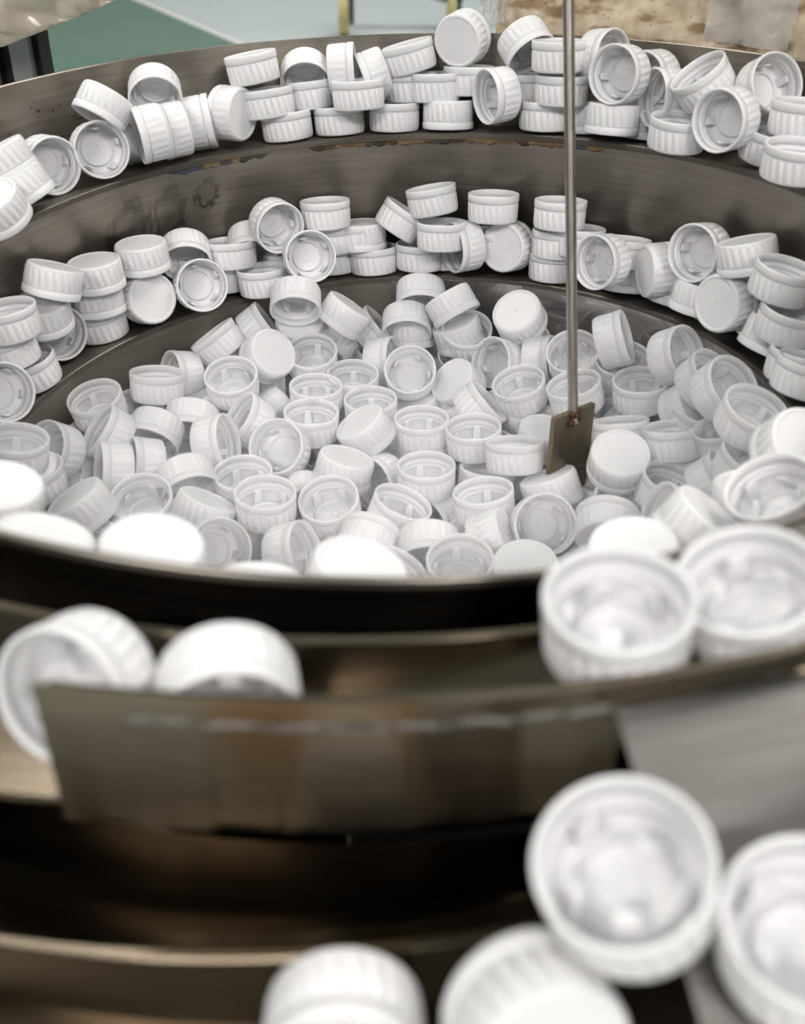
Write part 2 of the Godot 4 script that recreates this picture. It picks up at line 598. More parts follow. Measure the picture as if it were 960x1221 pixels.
func ball(st: SurfaceTool, c: Vector3, r: float) -> void:
	var s := SphereMesh.new()
	s.radius = r
	s.height = r * 2.0
	s.radial_segments = 12
	s.rings = 6
	st.append_from(s, 0, Transform3D(Basis(), c))


# ---------------------------------------------------------------- what stands behind the bowl

func backdrop() -> void:
	# stained, taped wrapping that stands up outside the rim on the right
	var n1 := noise(FastNoiseLite.TYPE_SIMPLEX, 0.03, 4, 7)
	var n2 := noise(FastNoiseLite.TYPE_SIMPLEX, 0.012, 3, 19)
	var im := Image.create(512, 256, false, Image.FORMAT_RGBA8)
	for y in 256:
		for x in 512:
			var v := n1.get_noise_2d(x * 0.6, y * 1.4) * 0.5 + 0.5
			var c := Color(0.72, 0.65, 0.54).lerp(Color(0.84, 0.79, 0.70), v)
			var s := clampf(n2.get_noise_2d(x * 1.1, y * 2.2) * 2.6 - 0.35, 0, 1)
			c = c.lerp(Color(0.45, 0.33, 0.21), s * 0.6)
			var dot := clampf(n1.get_noise_2d(x * 2.1 + 900, y * 2.1) * 5.0 - 2.8, 0, 1)
			c = c.lerp(Color(0.3, 0.21, 0.13), dot * 0.35)
			im.set_pixel(x, y, c)
	var paper := mats_plain("wrap_paper", Color(1, 1, 1), 0.55, 0.0)
	paper.albedo_texture = ImageTexture.create_from_image(im)
	var o := thing("padded_wrap", "stained beige padded wrapping fixed along the outside of the bowl rim", "wrapping", around(308, 0.4, 120))
	var back := Transform3D(Basis(), -o.position)
	var crease := noise(FastNoiseLite.TYPE_SIMPLEX, 0.016, 3, 23)
	var st := begin()
	var face := func(a: float, v: float) -> Vector3:
		var bump := crease.get_noise_2d(rad_to_deg(a) * 7.0, v * 100.0)
		var ridge := 1.0 - absf(crease.get_noise_2d(rad_to_deg(a) * 5.0 + 400.0, v * 190.0))
		var r := 310.0 + 16.0 * pow(v, 0.6) * 0.6 + bump * 5.0 + pow(ridge, 12.0) * 2.2
		return around(r, a, 158.0 - 12.0 * a - v * 140.0)
	var a0 := 0.275
	var a1 := 1.25
	for i in 150:
		for j in 40:
			var p := []
			for k in [[0, 0], [1, 0], [1, 1], [0, 1]]:
				p.append((face as Callable).call(lerpf(a0, a1, (i + k[0]) / 150.0), (j + k[1]) / 40.0))
			st.set_smooth_group(1)
			var u := Vector2(i / 150.0, j / 40.0)
			quad(st, p[0], p[1], p[2], p[3], u, u + Vector2(1 / 150.0, 0), u + Vector2(1 / 150.0, 1 / 40.0), u + Vector2(0, 1 / 40.0))
	# its thickness: a back sheet, joined along the lower edge and the left end
	for i in 150:
		var p := []
		for k in [0, 1]:
			var a := lerpf(a0, a1, (i + k) / 150.0)
			p.append((face as Callable).call(a, 0.0))
			p.append(around(334, a, 160.0 - 12.0 * a))
			p.append(around(334, a, 18.0 - 12.0 * a))
			p.append((face as Callable).call(a, 1.0))
		st.set_smooth_group(2)
		quad(st, p[0], p[1], p[5], p[4])
		st.set_smooth_group(3)
		quad(st, p[1], p[2], p[6], p[5])
		st.set_smooth_group(4)
		quad(st, p[2], p[3], p[7], p[6])
	for j in 40:
		st.set_smooth_group(5)
		var b0 := around(334, a0, 158.0 - 12.0 * a0 - j * 3.5)
		var b1 := around(334, a0, 154.5 - 12.0 * a0 - j * 3.5)
		quad(st, (face as Callable).call(a0, j / 40.0), (face as Callable).call(a0, (j + 1) / 40.0), b1, b0)
	part("wrapping_sheet", finish(st, false), paper, o, back)
	# crumpled clear tape: a patch on the wrapping and a torn end at its left
	var film := mats_plain("tape_film", Color(0.84, 0.83, 0.81, 0.45), 0.18, 0.0)
	film.transparency = BaseMaterial3D.TRANSPARENCY_ALPHA
	for q in [[0.77, 0.97, 0.12, 1.0, 3.4], [0.235, 0.30, 0.14, 0.9, 5.0]]:
		st = begin()
		for i in 26:
			for j in 30:
				var p := []
				for k in [[0, 0], [1, 0], [1, 1], [0, 1]]:
					var a := lerpf(q[0], q[1], (i + k[0]) / 26.0)
					var v := lerpf(q[2], q[3], (j + k[1]) / 30.0)
					var f: Vector3 = (face as Callable).call(maxf(a, a0), v)
					var inward := around(0, 0, 0) - around(1, a, 0)
					var fold := absf(crease.get_noise_2d(i * 13.0 + k[0] * 13.0, j * 11.0 + k[1] * 11.0))
					if a < a0:
						f += around(310, a, 0) - around(310, a0, 0)
					p.append(f + inward * (1.0 + fold * q[4]))
				st.set_smooth_group(-1 if q[4] > 4.0 else 1)
				quad(st, p[0], p[1], p[2], p[3])
		part("tape_patch", finish(st, false), film, o, back)

	# upright machine post with a dark slot, behind the rim on the left
	var post := thing("machine_post", "grey metal post with a dark slot behind the bowl at the left", "post", at(-325, 1000.0 * EYE, 948))
	var tall := EYE - 0.166
	st = begin()
	slab(st, Vector3(-0.022, 0, -0.02), Vector3(0.008, 0, 0), Vector3(0, tall, 0), Vector3(0, 0, 0.04))
	part("profile", finish(st), mats_plain("post_dark", Color(0.20, 0.20, 0.20), 0.5, 0.3), post)
	st = begin()
	slab(st, Vector3(-0.0138, 0, -0.02), Vector3(0.0116, 0, 0), Vector3(0, tall, 0), Vector3(0, 0, 0.03))
	part("slot", finish(st), mats_plain("post_black", Color(0.03, 0.03, 0.03), 0.7, 0.0), post)
	st = begin()
	slab(st, Vector3(-0.002, 0, -0.02), Vector3(0.016, 0, 0), Vector3(0, tall, 0), Vector3(0, 0, 0.042))
	part("cover", finish(st), mats_plain("post_grey", Color(0.50, 0.51, 0.51), 0.45, 0.4), post)
	st = begin()
	slab(st, Vector3(0.0142, 0, -0.02), Vector3(0.005, 0, 0), Vector3(0, tall, 0), Vector3(0, 0, 0.03))
	part("edge", finish(st), mats["post_black"], post)
	# crumpled clear bag lying on top of it
	var bag := thing("plastic_bag", "crumpled cloudy plastic bag lying over the post at the upper left", "bag", at(-318, 165.5, 965))
	st = begin()
	var bn := noise(FastNoiseLite.TYPE_SIMPLEX, 1.3, 4, 41)
	var lump := func(i: int, j: int) -> Vector3:
		var lat := PI * (float(j) / 48.0 - 0.5)
		var lon := TAU * (i % 96) / 96.0
		var u := Vector3(cos(lat) * cos(lon), sin(lat), cos(lat) * sin(lon))
		var k := 1.0 + 0.2 * bn.get_noise_3d(u.x * 1.2, u.y * 1.2, u.z * 1.2) + 0.16 * absf(bn.get_noise_3d(u.x * 3 + 7, u.y * 3, u.z * 3))
		var p := Vector3(u.x * 0.100, u.y * 0.075, u.z * 0.08) * k
		p.y = maxf(p.y, -0.035 + maxf(p.x, 0.0) * 0.34) + 0.035
		return p
	for i in 96:
		for j in 48:
			var p := [(lump as Callable).call(i, j), (lump as Callable).call(i + 1, j), (lump as Callable).call(i + 1, j + 1), (lump as Callable).call(i, j + 1)]
			st.set_smooth_group(1)
			quad(st, p[0], p[1], p[2], p[3])
	var plastic := mats_plain("bag_plastic", Color(0.80, 0.75, 0.67, 0.72), 0.2, 0.0)
	plastic.transparency = BaseMaterial3D.TRANSPARENCY_ALPHA
	plastic.backlight_enabled = true
	plastic.backlight = Color(0.5, 0.5, 0.5)
	part("bag_film", finish(st, false), plastic, bag)

	# open carton added out of view, to give the guard plate a warm reflection
	var box := thing("added_carton", "added unseen brown cardboard carton in front of the feeder, for a warm reflection", "box", Vector3(-0.03, 0, 0.32))
	var card := mats_plain("cardboard", Color(0.74, 0.58, 0.36), 0.8, 0.0)
	st = begin()
	for q in [[Vector3(-0.17, 0, -0.2), Vector3(0.34, 0, 0), Vector3(0, 0.5, 0), Vector3(0, 0, -0.006)], [Vector3(-0.17, 0, 0.2), Vector3(0.34, 0, 0), Vector3(0, 0.5, 0), Vector3(0, 0, 0.006)], [Vector3(-0.17, 0, -0.2), Vector3(0.006, 0, 0), Vector3(0, 0.5, 0), Vector3(0, 0, 0.4)], [Vector3(0.164, 0, -0.2), Vector3(0.006, 0, 0), Vector3(0, 0.5, 0), Vector3(0, 0, 0.4)]]:
		slab(st, q[0], q[1], q[2], q[3])
	part("side_wall", finish(st, false), card, box)
	for s in [-1, 1]:
		st = begin()
		slab(st, Vector3(-0.17, 0.5, 0.2 * s), Vector3(0.34, 0, 0), Vector3(0, -0.01, -0.195 * s), Vector3(0, 0.004, 0))
		part("top_flap", finish(st, false), card, box)

	# trolley far behind: blue-grey frame tubes and a castor with a yellow tread
	var tr := thing("trolley", "blue-grey tubular trolley frame on castors in the far background", "trolley", Vector3(-0.28, 0, -6.0))
	var blue := mats_plain("trolley_paint", Color(0.42, 0.50, 0.53), 0.45, 0.1)
	for q in [[Vector3(0.0, 0.32, -0.2), Vector3(0.55, 0.16, -0.2), 0.045], [Vector3(0.55, 0.14, -0.2), Vector3(0.55, 1.1, -0.2), 0.032], [Vector3(-0.02, 0.25, 0.0), Vector3(-0.02, 1.1, -0.1), 0.03], [Vector3(-0.02, 0.55, -0.1), Vector3(1.3, 0.5, -0.3), 0.03]]:
		st = begin()
		tube(st, q[0], q[1], q[2], q[2], 14)
		part("frame_tube", finish(st), blue, tr)
	for x in [-0.02, 0.55]:
		var z := 0.0 if x < 0.1 else -0.2
		st = begin()
		tube(st, Vector3(x - 0.05, 0.1, z), Vector3(x - 0.005, 0.1, z), 0.1, 0.1, 28)
		part("castor_wheel", finish(st), mats_plain("wheel_tread", Color(0.66, 0.62, 0.40), 0.5, 0.0), tr)
		st = begin()
		slab(st, Vector3(x + 0.004, 0.06, z - 0.04), Vector3(0.02, 0, 0), Vector3(0, 0.2, 0), Vector3(0, 0, 0.08))
		slab(st, Vector3(x - 0.08, 0.22, z - 0.04), Vector3(0.1, 0, 0), Vector3(0, 0.02, 0), Vector3(0, 0, 0.08))
		part("castor_fork", finish(st), mats_plain("fork_black", Color(0.06, 0.06, 0.06), 0.4, 0.5), tr)


# ---------------------------------------------------------------- the caps

# radius of the cap's outside at height y (mm, the open end up) and angle
func lathe(st: SurfaceTool, prof: Array, segs: int, flutes := false) -> void:
	# prof: [radius, height, group]; faces between neighbours of one group are smooth together
	for j in prof.size() - 1:
		var p: Array = prof[j]
		var q: Array = prof[j + 1]
		for i in segs:
			var c := []
			for k in [[p, i], [p, i + 1], [q, i + 1], [q, i]]:
				var a := TAU * (int(k[1]) % segs) / segs
				var r: float = k[0][0]
				if flutes and k[0].size() > 3:
					r += k[0][3] * (1.0 if (int(k[1]) % 5) < 3 else -0.4)
				c.append(Vector3(r * cos(a), k[0][1], r * sin(a)) * CAP)
			st.set_smooth_group(p[2])
			quad(st, c[0], c[1], c[2], c[3], Vector2(float(i) / segs, j), Vector2(float(i + 1) / segs, j), Vector2(float(i + 1) / segs, j + 1), Vector2(float(i) / segs, j + 1))


var shell_mesh: Mesh
var band_mesh: Mesh
var ring_mesh: Mesh
var fins_mesh: Mesh
var fin_meshes: Array[Mesh] = []


func fin(st: SurfaceTool, a: float, lean: float, half := 2.9, tall := 9.6) -> void:
	# one upright tongue on the inside of the closed end
	var out := Vector3(cos(a), 0, sin(a))
	var side := Vector3(-sin(a), 0, cos(a))
	var root := out * (13.9 - clampf(lean, -1.0, 2.0) * 0.4) + Vector3(0, -8.2, 0)
	var up := Vector3(0, tall, 0) + out * lean
	var tip := half * 0.66
	for s: float in [0.0, 1.0]:
		st.set_smooth_group(-1)
		var o: Vector3 = out * (s * 0.9 - 0.45)
		var p := [root - side * half + o, root + side * half + o, root + up + side * tip + o, root + up - side * tip + o]
		if s == 0.0:
			p.reverse()
		quad(st, p[0] * CAP, p[1] * CAP, p[2] * CAP, p[3] * CAP)
	var e := [root - side * half, root + side * half, root + up + side * tip, root + up - side * tip]
	for n in 4:
		var a0: Vector3 = e[n]
		var a1: Vector3 = e[(n + 1) % 4]
		st.set_smooth_group(-1)
		quad(st, (a0 - out * 0.45) * CAP, (a1 - out * 0.45) * CAP, (a1 + out * 0.45) * CAP, (a0 + out * 0.45) * CAP)


func build_cap() -> void:
	var st := begin()
	lathe(st, [[0.0, -9.0, 1], [0.9, -9.0, 1], [1.1, -9.3, 2], [15.4, -9.3, 3], [16.0, -9.9, 3], [17.0, -9.9, 3], [17.8, -9.5, 3], [18.25, -8.6, 3], [18.3, -7.6, 4, 0.0], [18.35, -7.2, 4, 0.26], [18.5, 3.0, 4, 0.26], [18.5, 3.3, 5, 0.0], [18.5, 4.1, 6], [17.8, 4.3, 7], [17.8, 4.8, 8], [17.2, 4.8, 9], [17.2, 3.4, 9], [16.5, 2.9, 9], [16.5, 2.3, 9], [17.1, 1.7, 9], [17.1, 0.4, 9], [16.5, -0.1, 9], [16.5, -0.7, 9], [17.05, -1.2, 9], [17.0, -5.8, 9], [16.4, -7.4, 9], [14.8, -8.0, 9], [0.0, -8.0, 9]], 120, true)
	shell_mesh = finish(st, false)
	st = begin()
	lathe(st, [[17.3, 4.6, 1], [18.5, 4.6, 1], [19.0, 5.0, 1], [19.0, 9.2, 1], [18.8, 9.7, 1], [18.2, 9.9, 1], [17.7, 9.6, 1], [17.5, 8.8, 1], [17.3, 4.6, 1]], 72)
	band_mesh = finish(st, false)
	st = begin()
	lathe(st, [[11.0, -8.1, 1], [10.8, -5.9, 1], [10.5, -5.6, 1], [10.2, -5.9, 1], [10.0, -8.1, 1]], 48)
	lathe(st, [[3.4, -8.1, 1], [3.2, -7.4, 1], [2.6, -7.4, 1], [2.4, -8.1, 1]], 24)
	ring_mesh = finish(st, false)
	st = begin()
	for i in 5:
		fin(st, TAU * i / 5.0 + 0.3, [0.4, 1.6, -1.2, 0.9, -0.3][i])
	fins_mesh = finish(st, false)
	for i in 5:
		st = begin()
		fin(st, 0.0, [-3.5, -1.0, -7.0, -2.0, -5.0][i], 3.6, 12.5)
		fin_meshes.append(finish(st, false))


func cap_of(cloudy: bool, near: bool) -> Node3D:
	var o := Node3D.new()
	var m: Material = mats["shell_cloudy" if cloudy else "cap_white"]
	var b: Material = mats["band_cloudy" if cloudy else "cap_white"]
	part("shell", shell_mesh, m, o)
	part("tamper_band", band_mesh, b, o)
	part("seal_ring", ring_mesh, m, o)
	if near:
		for i in 5:
			part("fin", fin_meshes[i], m, o, Transform3D(Basis(Vector3.UP, -TAU * i / 5.0 - 0.3), Vector3.ZERO))
	else:
		var t := part("fins", fins_mesh, m, o)
		t.set_meta("kind", "stuff")
	return o


var proto := {}


func k(kind: String, x: float, h: float, d: float, nx: float, nh: float, nd: float, label: String) -> void:
	var o: Node3D = proto[kind].duplicate()
	o.name = numbered("bottle_cap")
	var y := Vector3(nx, -nh, -nd).normalized()
	var z := y.cross(Vector3(0.31, 0.2, 0.93)).normalized()
	var spin := (x * 0.37 + h * 0.73 + d * 0.11)
	o.transform = Transform3D(Basis(y, spin) * Basis(y.cross(z), y, z), at(x, h, d))
	var groups := {"3": "caps on the upper turn of the track", "2": "caps on the lower turn of the track", "F": "caps on the track along the front rim", "P": "caps heaped in the bowl", "N": "caps on the outer tracks near the camera"}
	mark(o, label, "bottle cap", groups[kind])
	add_child(o, true)


func caps() -> void:
	build_cap()
	for kind in ["3", "2", "F", "P", "N"]:
		proto[kind] = cap_of(kind == "P", kind == "N" or kind == "F")
	heap_fill()
	k("3", -238.1, 202.3, 650.3, 46, 89, -2, "white cap upside down, closed top up, upper track, bottom row, second from left")
	k("3", -246.6, 187.3, 652.1, 42, 91, -2, "white cap upside down, closed top up, upper track, raised row")
	k("3", -241.8, 203.6, 612.6, 24, 91, 34, "white cap upside down, closed top up, upper track, bottom row, leftmost")
	k("3", -231.2, 198.6, 686.9, 69, -9, -72, "white cap facing us, open, upper track, bottom row, left one of two")
	k("3", -203.0, 194.8, 708.0, 49, -23, -84, "white cap facing us, open, upper track, bottom row, right one of two")
	k("3", -198.5, 170.3, 718.5, -43, 76, -49, "white cap tipped forward, open side down, upper track, raised row, leftmost")
	k("3", -172.4, 169.9, 757.1, 19, 33, -92, "white cap tipped forward, open side down, upper track, raised row, second from left")
	k("3", -190.1, 194.7, 742.3, -90, 31, 29, "white cap on edge, top facing right, upper track, bottom row, left one of two")
	k("3", -170.5, 187.3, 721.3, -91, 12, -40, "white cap on edge, opening left, upper track, bottom row, leftmost")
	k("3", -159.1, 190.2, 740.4, -92, 12, -38, "white cap on edge, opening left, upper track, bottom row, second from left")
	k("3", -144.9, 190.6, 762.3, 98, -15, 15, "white cap on edge, opening right, upper track, bottom row")
	k("3", -121.6, 184.6, 763.8, -89, 4, 45, "white cap on edge, top facing right, upper track, bottom row, right one of two")
	k("3", -107.2, 157.6, 779.8, -18, -98, 9, "white cap upright, open side up, upper track, raised row, leftmost")
	k("3", -97.0, 179.8, 775.9, -14, -98, 14, "white cap upright, open side up, upper track, raised row, second from left")
	k("3", -85.4, 196.1, 779.9, -12, -98, 13, "white cap upright, open side up, upper track, bottom row, leftmost")
	k("3", -72.1, 166.9, 798.7, 7, 40, -92, "white cap tipped forward, open side down, upper track, raised row, third from left")
	k("3", -70.3, 178.8, 797.0, -11, -98, 14, "white cap upright, open side up, upper track, raised row, third from left")
	k("3", -45.6, 163.1, 800.6, 100, -8, -2, "white cap on edge, opening right, upper track, raised row, leftmost")
	k("3", -33.4, 173.1, 772.9, -7, -99, 14, "white cap upright, open side up, upper track, raised row, fourth from left")
	k("3", -48.1, 194.2, 788.5, -7, -99, 15, "white cap upright, open side up, upper track, bottom row, second from left")
	k("3", -23.0, 166.9, 801.7, -93, 31, -20, "white cap on edge, opening left, upper track, raised row, leftmost")
	k("3", 2.5, 153.3, 798.4, -25, -96, 9, "white cap upright, open side up, upper track, raised row, sixth from left")
	k("3", 39.3, 141.0, 797.9, 45, -4, 89, "white cap showing its flat top, upper track, raised row")
	k("3", 20.7, 171.6, 790.3, -3, -99, 14, "white cap upright, open side up, upper track, raised row, seventh from left")
	k("3", 4.0, 174.2, 801.3, -4, -99, 14, "white cap upright, open side up, upper track, raised row, fifth from left")
	k("3", 45.1, 168.0, 795.3, -1, -99, 14, "white cap upright, open side up, upper track, raised row, eighth from left")
	k("3", -8.3, 191.4, 788.0, -2, -99, 15, "white cap upright, open side up, upper track, bottom row, third from left")
	k("3", 30.5, 188.6, 782.9, 1, 98, -18, "white cap upside down, closed top up, upper track, bottom row, third from left")
	k("3", 63.2, 170.8, 763.2, -89, 3, -45, "white cap on edge, opening left, upper track, bottom row, third from left")
	k("3", 82.6, 141.9, 782.4, 45, 59, -67, "white cap tipped forward, open side down, upper track, raised row, rightmost")
	k("3", 102.5, 143.4, 755.4, -2, -100, 9, "white cap upright, open side up, upper track, raised row, tenth from left")
	k("3", 106.3, 165.1, 755.3, 0, -99, 11, "white cap upright, open side up, upper track, raised row, eleventh from left")
	k("3", 97.7, 183.8, 763.3, 0, -99, 13, "white cap upright, open side up, upper track, bottom row, fourth from left")
	k("3", 132.4, 144.7, 756.2, 65, -15, -74, "white cap on edge, opening right, upper track, raised row, second from left")
	k("3", 125.2, 185.4, 763.3, 0, 99, -17, "white cap upside down, closed top up, upper track, bottom row, fourth from left")
	k("3", 139.0, 148.2, 722.9, -68, -13, -72, "white cap on edge, opening left, upper track, raised row, second from left")
	k("3", 164.2, 155.1, 743.0, -78, -3, -62, "white cap on edge, opening left, upper track, raised row, third from left")
	k("3", 139.0, 177.5, 729.2, -5, 99, -16, "white cap upside down, closed top up, upper track, bottom row, fifth from left")
	k("3", 157.7, 182.4, 740.5, -11, 98, -14, "white cap upside down, closed top up, upper track, bottom row, rightmost")
	k("3", 84.1, 170.4, 783.1, -1, -99, 15, "white cap upright, open side up, upper track, raised row, ninth from left")
	k("3", 171.0, 173.5, 679.5, 3, -100, -1, "white cap upright, open side up, upper track, bottom row, fifth from left")
	k("3", 184.4, 145.5, 686.7, -60, -80, -3, "white cap upright, open side up, upper track, raised row, twelfth from left")
	k("3", 168.0, 160.6, 714.4, -96, -6, -28, "white cap on edge, opening left, upper track, raised row, rightmost")
	k("3", 191.6, 158.3, 650.3, -77, -5, -63, "white cap on edge, opening left, upper track, bottom row, rightmost")
	k("3", 219.4, 144.5, 671.6, 32, -46, -83, "white cap on edge, opening right, upper track, raised row, rightmost")
	k("3", 231.7, 154.4, 639.4, 4, -100, 8, "white cap upright, open side up, upper track, raised row, rightmost")
	k("3", 192.0, 170.7, 712.4, 91, -23, 34, "white cap on edge, top facing left, upper track, bottom row")
	k("3", 221.0, 172.1, 650.4, 8, -99, -12, "white cap upright, open side up, upper track, bottom row, sixth from left")
	k("3", 220.8, 169.7, 604.2, 3, -100, -2, "white cap upright, open side up, upper track, bottom row, rightmost")
	k("2", -244.1, 299.8, 564.0, 61, -37, -70, "white cap facing us, open, lower track, bottom row, leftmost")
	k("2", -241.7, 267.1, 595.1, -11, -99, 4, "white cap upright, open side up, lower track, raised row, leftmost")
	k("2", -247.9, 288.9, 600.0, -22, -97, 5, "white cap upright, open side up, lower track, raised row, second from left")
	k("2", -241.5, 308.7, 611.9, -19, -98, -6, "white cap upright, open side up, lower track, bottom row, leftmost")
	k("2", -223.4, 255.9, 633.3, -24, 93, -28, "white cap upside down, closed top up, lower track, raised row, second from left")
	k("2", -233.8, 298.9, 648.9, 68, -23, -70, "white cap facing us, open, lower track, bottom row, second from left")
	k("2", -233.0, 278.0, 631.0, -2, 99, 13, "white cap upside down, closed top up, lower track, raised row, leftmost")
	k("2", -205.9, 264.9, 667.7, 6, 100, -3, "white cap upside down, closed top up, lower track, raised row, third from left")
	k("2", -209.8, 285.6, 674.1, 8, 99, -10, "white cap upside down, closed top up, lower track, raised row, fourth from left")
	k("2", -212.4, 306.1, 680.6, -13, -99, 2, "white cap upright, open side up, lower track, bottom row, second from left")
	k("2", -179.6, 291.6, 690.7, -58, 29, 76, "white cap showing its flat top, lower track, bottom row, left one of two")
	k("2", -180.8, 263.1, 696.1, 6, 100, -2, "white cap upside down, closed top up, lower track, raised row, fifth from left")
	k("2", -157.2, 273.5, 726.5, 17, 42, -89, "white cap tipped forward, open side down, lower track, raised row, left one of two")
	k("2", -145.2, 287.5, 704.2, 41, -34, -85, "white cap facing us, open, lower track, bottom row, third from left")
	k("2", -127.1, 278.1, 742.1, -5, -98, 17, "white cap upright, open side up, lower track, raised row, third from left")
	k("2", -136.5, 297.8, 744.5, -5, -98, 20, "white cap upright, open side up, lower track, bottom row, third from left")
	k("2", -113.0, 275.3, 753.3, 9, 57, -81, "white cap tipped forward, open side down, lower track, raised row, right one of two")
	k("2", -104.1, 294.3, 732.0, -8, -99, 12, "white cap upright, open side up, lower track, bottom row, fourth from left")
	k("2", -93.0, 255.5, 739.2, 51, 0, -86, "white cap on edge, opening right, lower track, raised row")
	k("2", -68.8, 273.6, 725.4, 26, -34, -90, "white cap facing us, open, lower track, bottom row, rightmost")
	k("2", -88.6, 295.2, 764.5, -6, -98, 19, "white cap upright, open side up, lower track, bottom row, fifth from left")
	k("2", -58.1, 253.0, 757.8, -5, -99, 15, "white cap upright, open side up, lower track, raised row, fourth from left")
	k("2", -55.7, 275.0, 765.9, -5, -98, 17, "white cap upright, open side up, lower track, raised row, fifth from left")
	k("2", -55.5, 293.3, 772.2, -5, -98, 19, "white cap upright, open side up, lower track, bottom row, sixth from left")
	k("2", -33.2, 273.7, 768.0, -5, -98, 17, "white cap upright, open side up, lower track, raised row, sixth from left")
	k("2", -23.3, 290.9, 766.8, -7, -98, 17, "white cap upright, open side up, lower track, bottom row, seventh from left")
	k("2", -32.1, 272.6, 768.1, 4, 99, -15, "white cap upside down, closed top up, lower track, raised row, sixth from left")
	k("2", -2.6, 260.7, 764.8, 54, -83, 18, "white cap upright, open side up, lower track, raised row, seventh from left")
	k("2", 19.8, 242.2, 756.5, -18, -97, 18, "white cap upright, open side up, lower track, raised row, eighth from left")
	k("2", 11.8, 285.6, 761.0, -1, -99, 15, "white cap upright, open side up, lower track, bottom row, eighth from left")
	k("2", 27.0, 262.8, 742.0, -1, -99, 16, "white cap upright, open side up, lower track, raised row, ninth from left")
	k("2", 31.0, 288.4, 770.8, -1, -98, 19, "white cap upright, open side up, lower track, bottom row, ninth from left")
	k("2", 43.2, 271.5, 743.0, -91, -1, -41, "white cap on edge, opening left, lower track, bottom row, leftmost")
	k("2", 63.4, 243.6, 746.8, 0, -99, 14, "white cap upright, open side up, lower track, raised row, eleventh from left")
	k("2", 63.4, 274.6, 758.0, 0, -99, 16, "white cap upright, open side up, lower track, raised row, tenth from left")
	k("2", 75.2, 271.6, 743.2, 53, 20, 83, "white cap showing its flat top, lower track, bottom row, right one of two")
	k("2", 108.6, 241.2, 725.6, 2, -99, 14, "white cap upright, open side up, lower track, raised row, thirteenth from left")
	k("2", 109.6, 264.6, 732.1, 2, -99, 17, "white cap upright, open side up, lower track, raised row, twelfth from left")
	k("2", 108.9, 282.3, 733.4, 2, -98, 17, "white cap upright, open side up, lower track, bottom row, tenth from left")
	k("2", 123.3, 260.0, 724.2, 5, -99, 16, "white cap upright, open side up, lower track, raised row, fourteenth from left")
	k("2", 133.8, 258.6, 680.8, -77, -14, -63, "white cap on edge, opening left, lower track, bottom row, second from left")
	k("2", 151.5, 260.1, 702.1, 6, -98, 20, "white cap upright, open side up, lower track, raised row, fifteenth from left")
	k("2", 169.4, 260.9, 671.1, 99, -1, 17, "white cap on edge, top facing left, lower track, bottom row, left one of two")
	k("2", 188.0, 238.2, 644.7, -76, -14, -63, "white cap on edge, opening left, lower track, raised row")
	k("2", 183.6, 275.7, 675.8, 18, -97, 16, "white cap upright, open side up, lower track, bottom row, eleventh from left")
	k("2", 191.5, 268.0, 640.0, -22, 96, -18, "white cap upside down, closed top up, lower track, bottom row, second from left")
	k("2", 156.5, 278.7, 705.8, -7, 97, -22, "white cap upside down, closed top up, lower track, bottom row, leftmost")
	k("2", 197.5, 255.2, 604.8, 83, 12, 54, "white cap on edge, top facing left, lower track, bottom row, right one of two")
	k("2", 205.8, 226.5, 608.0, 22, 94, -24, "white cap upside down, closed top up, lower track, raised row, rightmost")
	k("2", 217.0, 228.4, 572.3, 17, -99, -2, "white cap upright, open side up, lower track, raised row, rightmost")
	k("2", 200.9, 265.2, 645.5, 56, 80, 22, "white cap upside down, closed top up, lower track, bottom row, third from left")
	k("2", 221.5, 259.4, 599.3, -89, -39, -23, "white cap on edge, opening left, lower track, bottom row, rightmost")
	k("2", 221.2, 248.9, 561.6, 14, -99, -4, "white cap upright, open side up, lower track, raised row, sixteenth from left")
	k("2", 221.7, 266.8, 581.4, -32, 94, -13, "white cap upside down, closed top up, lower track, bottom row, rightmost")
	k("2", 226.5, 267.7, 545.7, 10, -99, 8, "white cap upright, open side up, lower track, bottom row, rightmost")
	k("2", 223.7, 264.9, 525.3, 17, -98, 12, "white cap upright, open side up, lower track, bottom row, twelfth from left")
	k("F", 180.4, 247.3, 415.5, -25, 79, 56, "white cap on edge, top facing right, track inside the front rim")
	k("F", 151.9, 236.5, 356.8, -49, -86, -11, "white cap tipped back, open side up, track inside the front rim")
	k("F", 155.6, 256.0, 387.4, 14, 95, -28, "white cap upside down, closed top up, track inside the front rim, rightmost")
	k("F", 125.7, 255.9, 364.2, -54, 84, -5, "white cap upside down, closed top up, track inside the front rim, seventh from left")
	k("F", 93.5, 254.8, 340.0, 14, 99, 4, "white cap upside down, closed top up, track inside the front rim, sixth from left")
	k("F", -17.1, 237.7, 301.4, -30, 95, -4, "white cap upside down, closed top up, track inside the front rim, fifth from left")
	k("F", -51.3, 236.4, 286.1, -6, 98, -17, "white cap upside down, closed top up, track inside the front rim, fourth from left")
	k("F", -86.0, 218.7, 287.2, -14, 99, 3, "white cap upside down, closed top up, track inside the front rim, third from left")
	k("F", -128.1, 223.6, 297.0, -29, 93, -21, "white cap upside down, closed top up, track inside the front rim, second from left")
	k("F", -159.2, 230.0, 340.8, -20, 98, -3, "white cap upside down, closed top up, track inside the front rim, leftmost")
	k("P", -77.5, 298.3, 703.6, 3, 53, -85, "half-buried cloudy cap tipped forward, open side down, back centre of heap, leftmost")
	k("P", -77.1, 322.8, 718.1, -8, 78, 62, "cloudy cap showing its flat top, back centre of heap")
	k("P", -43.9, 312.7, 711.5, -57, 80, -20, "cloudy cap upside down, closed top up, back centre of heap, left one of two")
	k("P", -105.6, 324.0, 709.6, 81, -55, 22, "cloudy cap on edge, opening right, back left of heap")
	k("P", -133.2, 326.7, 692.3, -58, -80, 16, "cloudy cap upright, open side up, back left of heap")
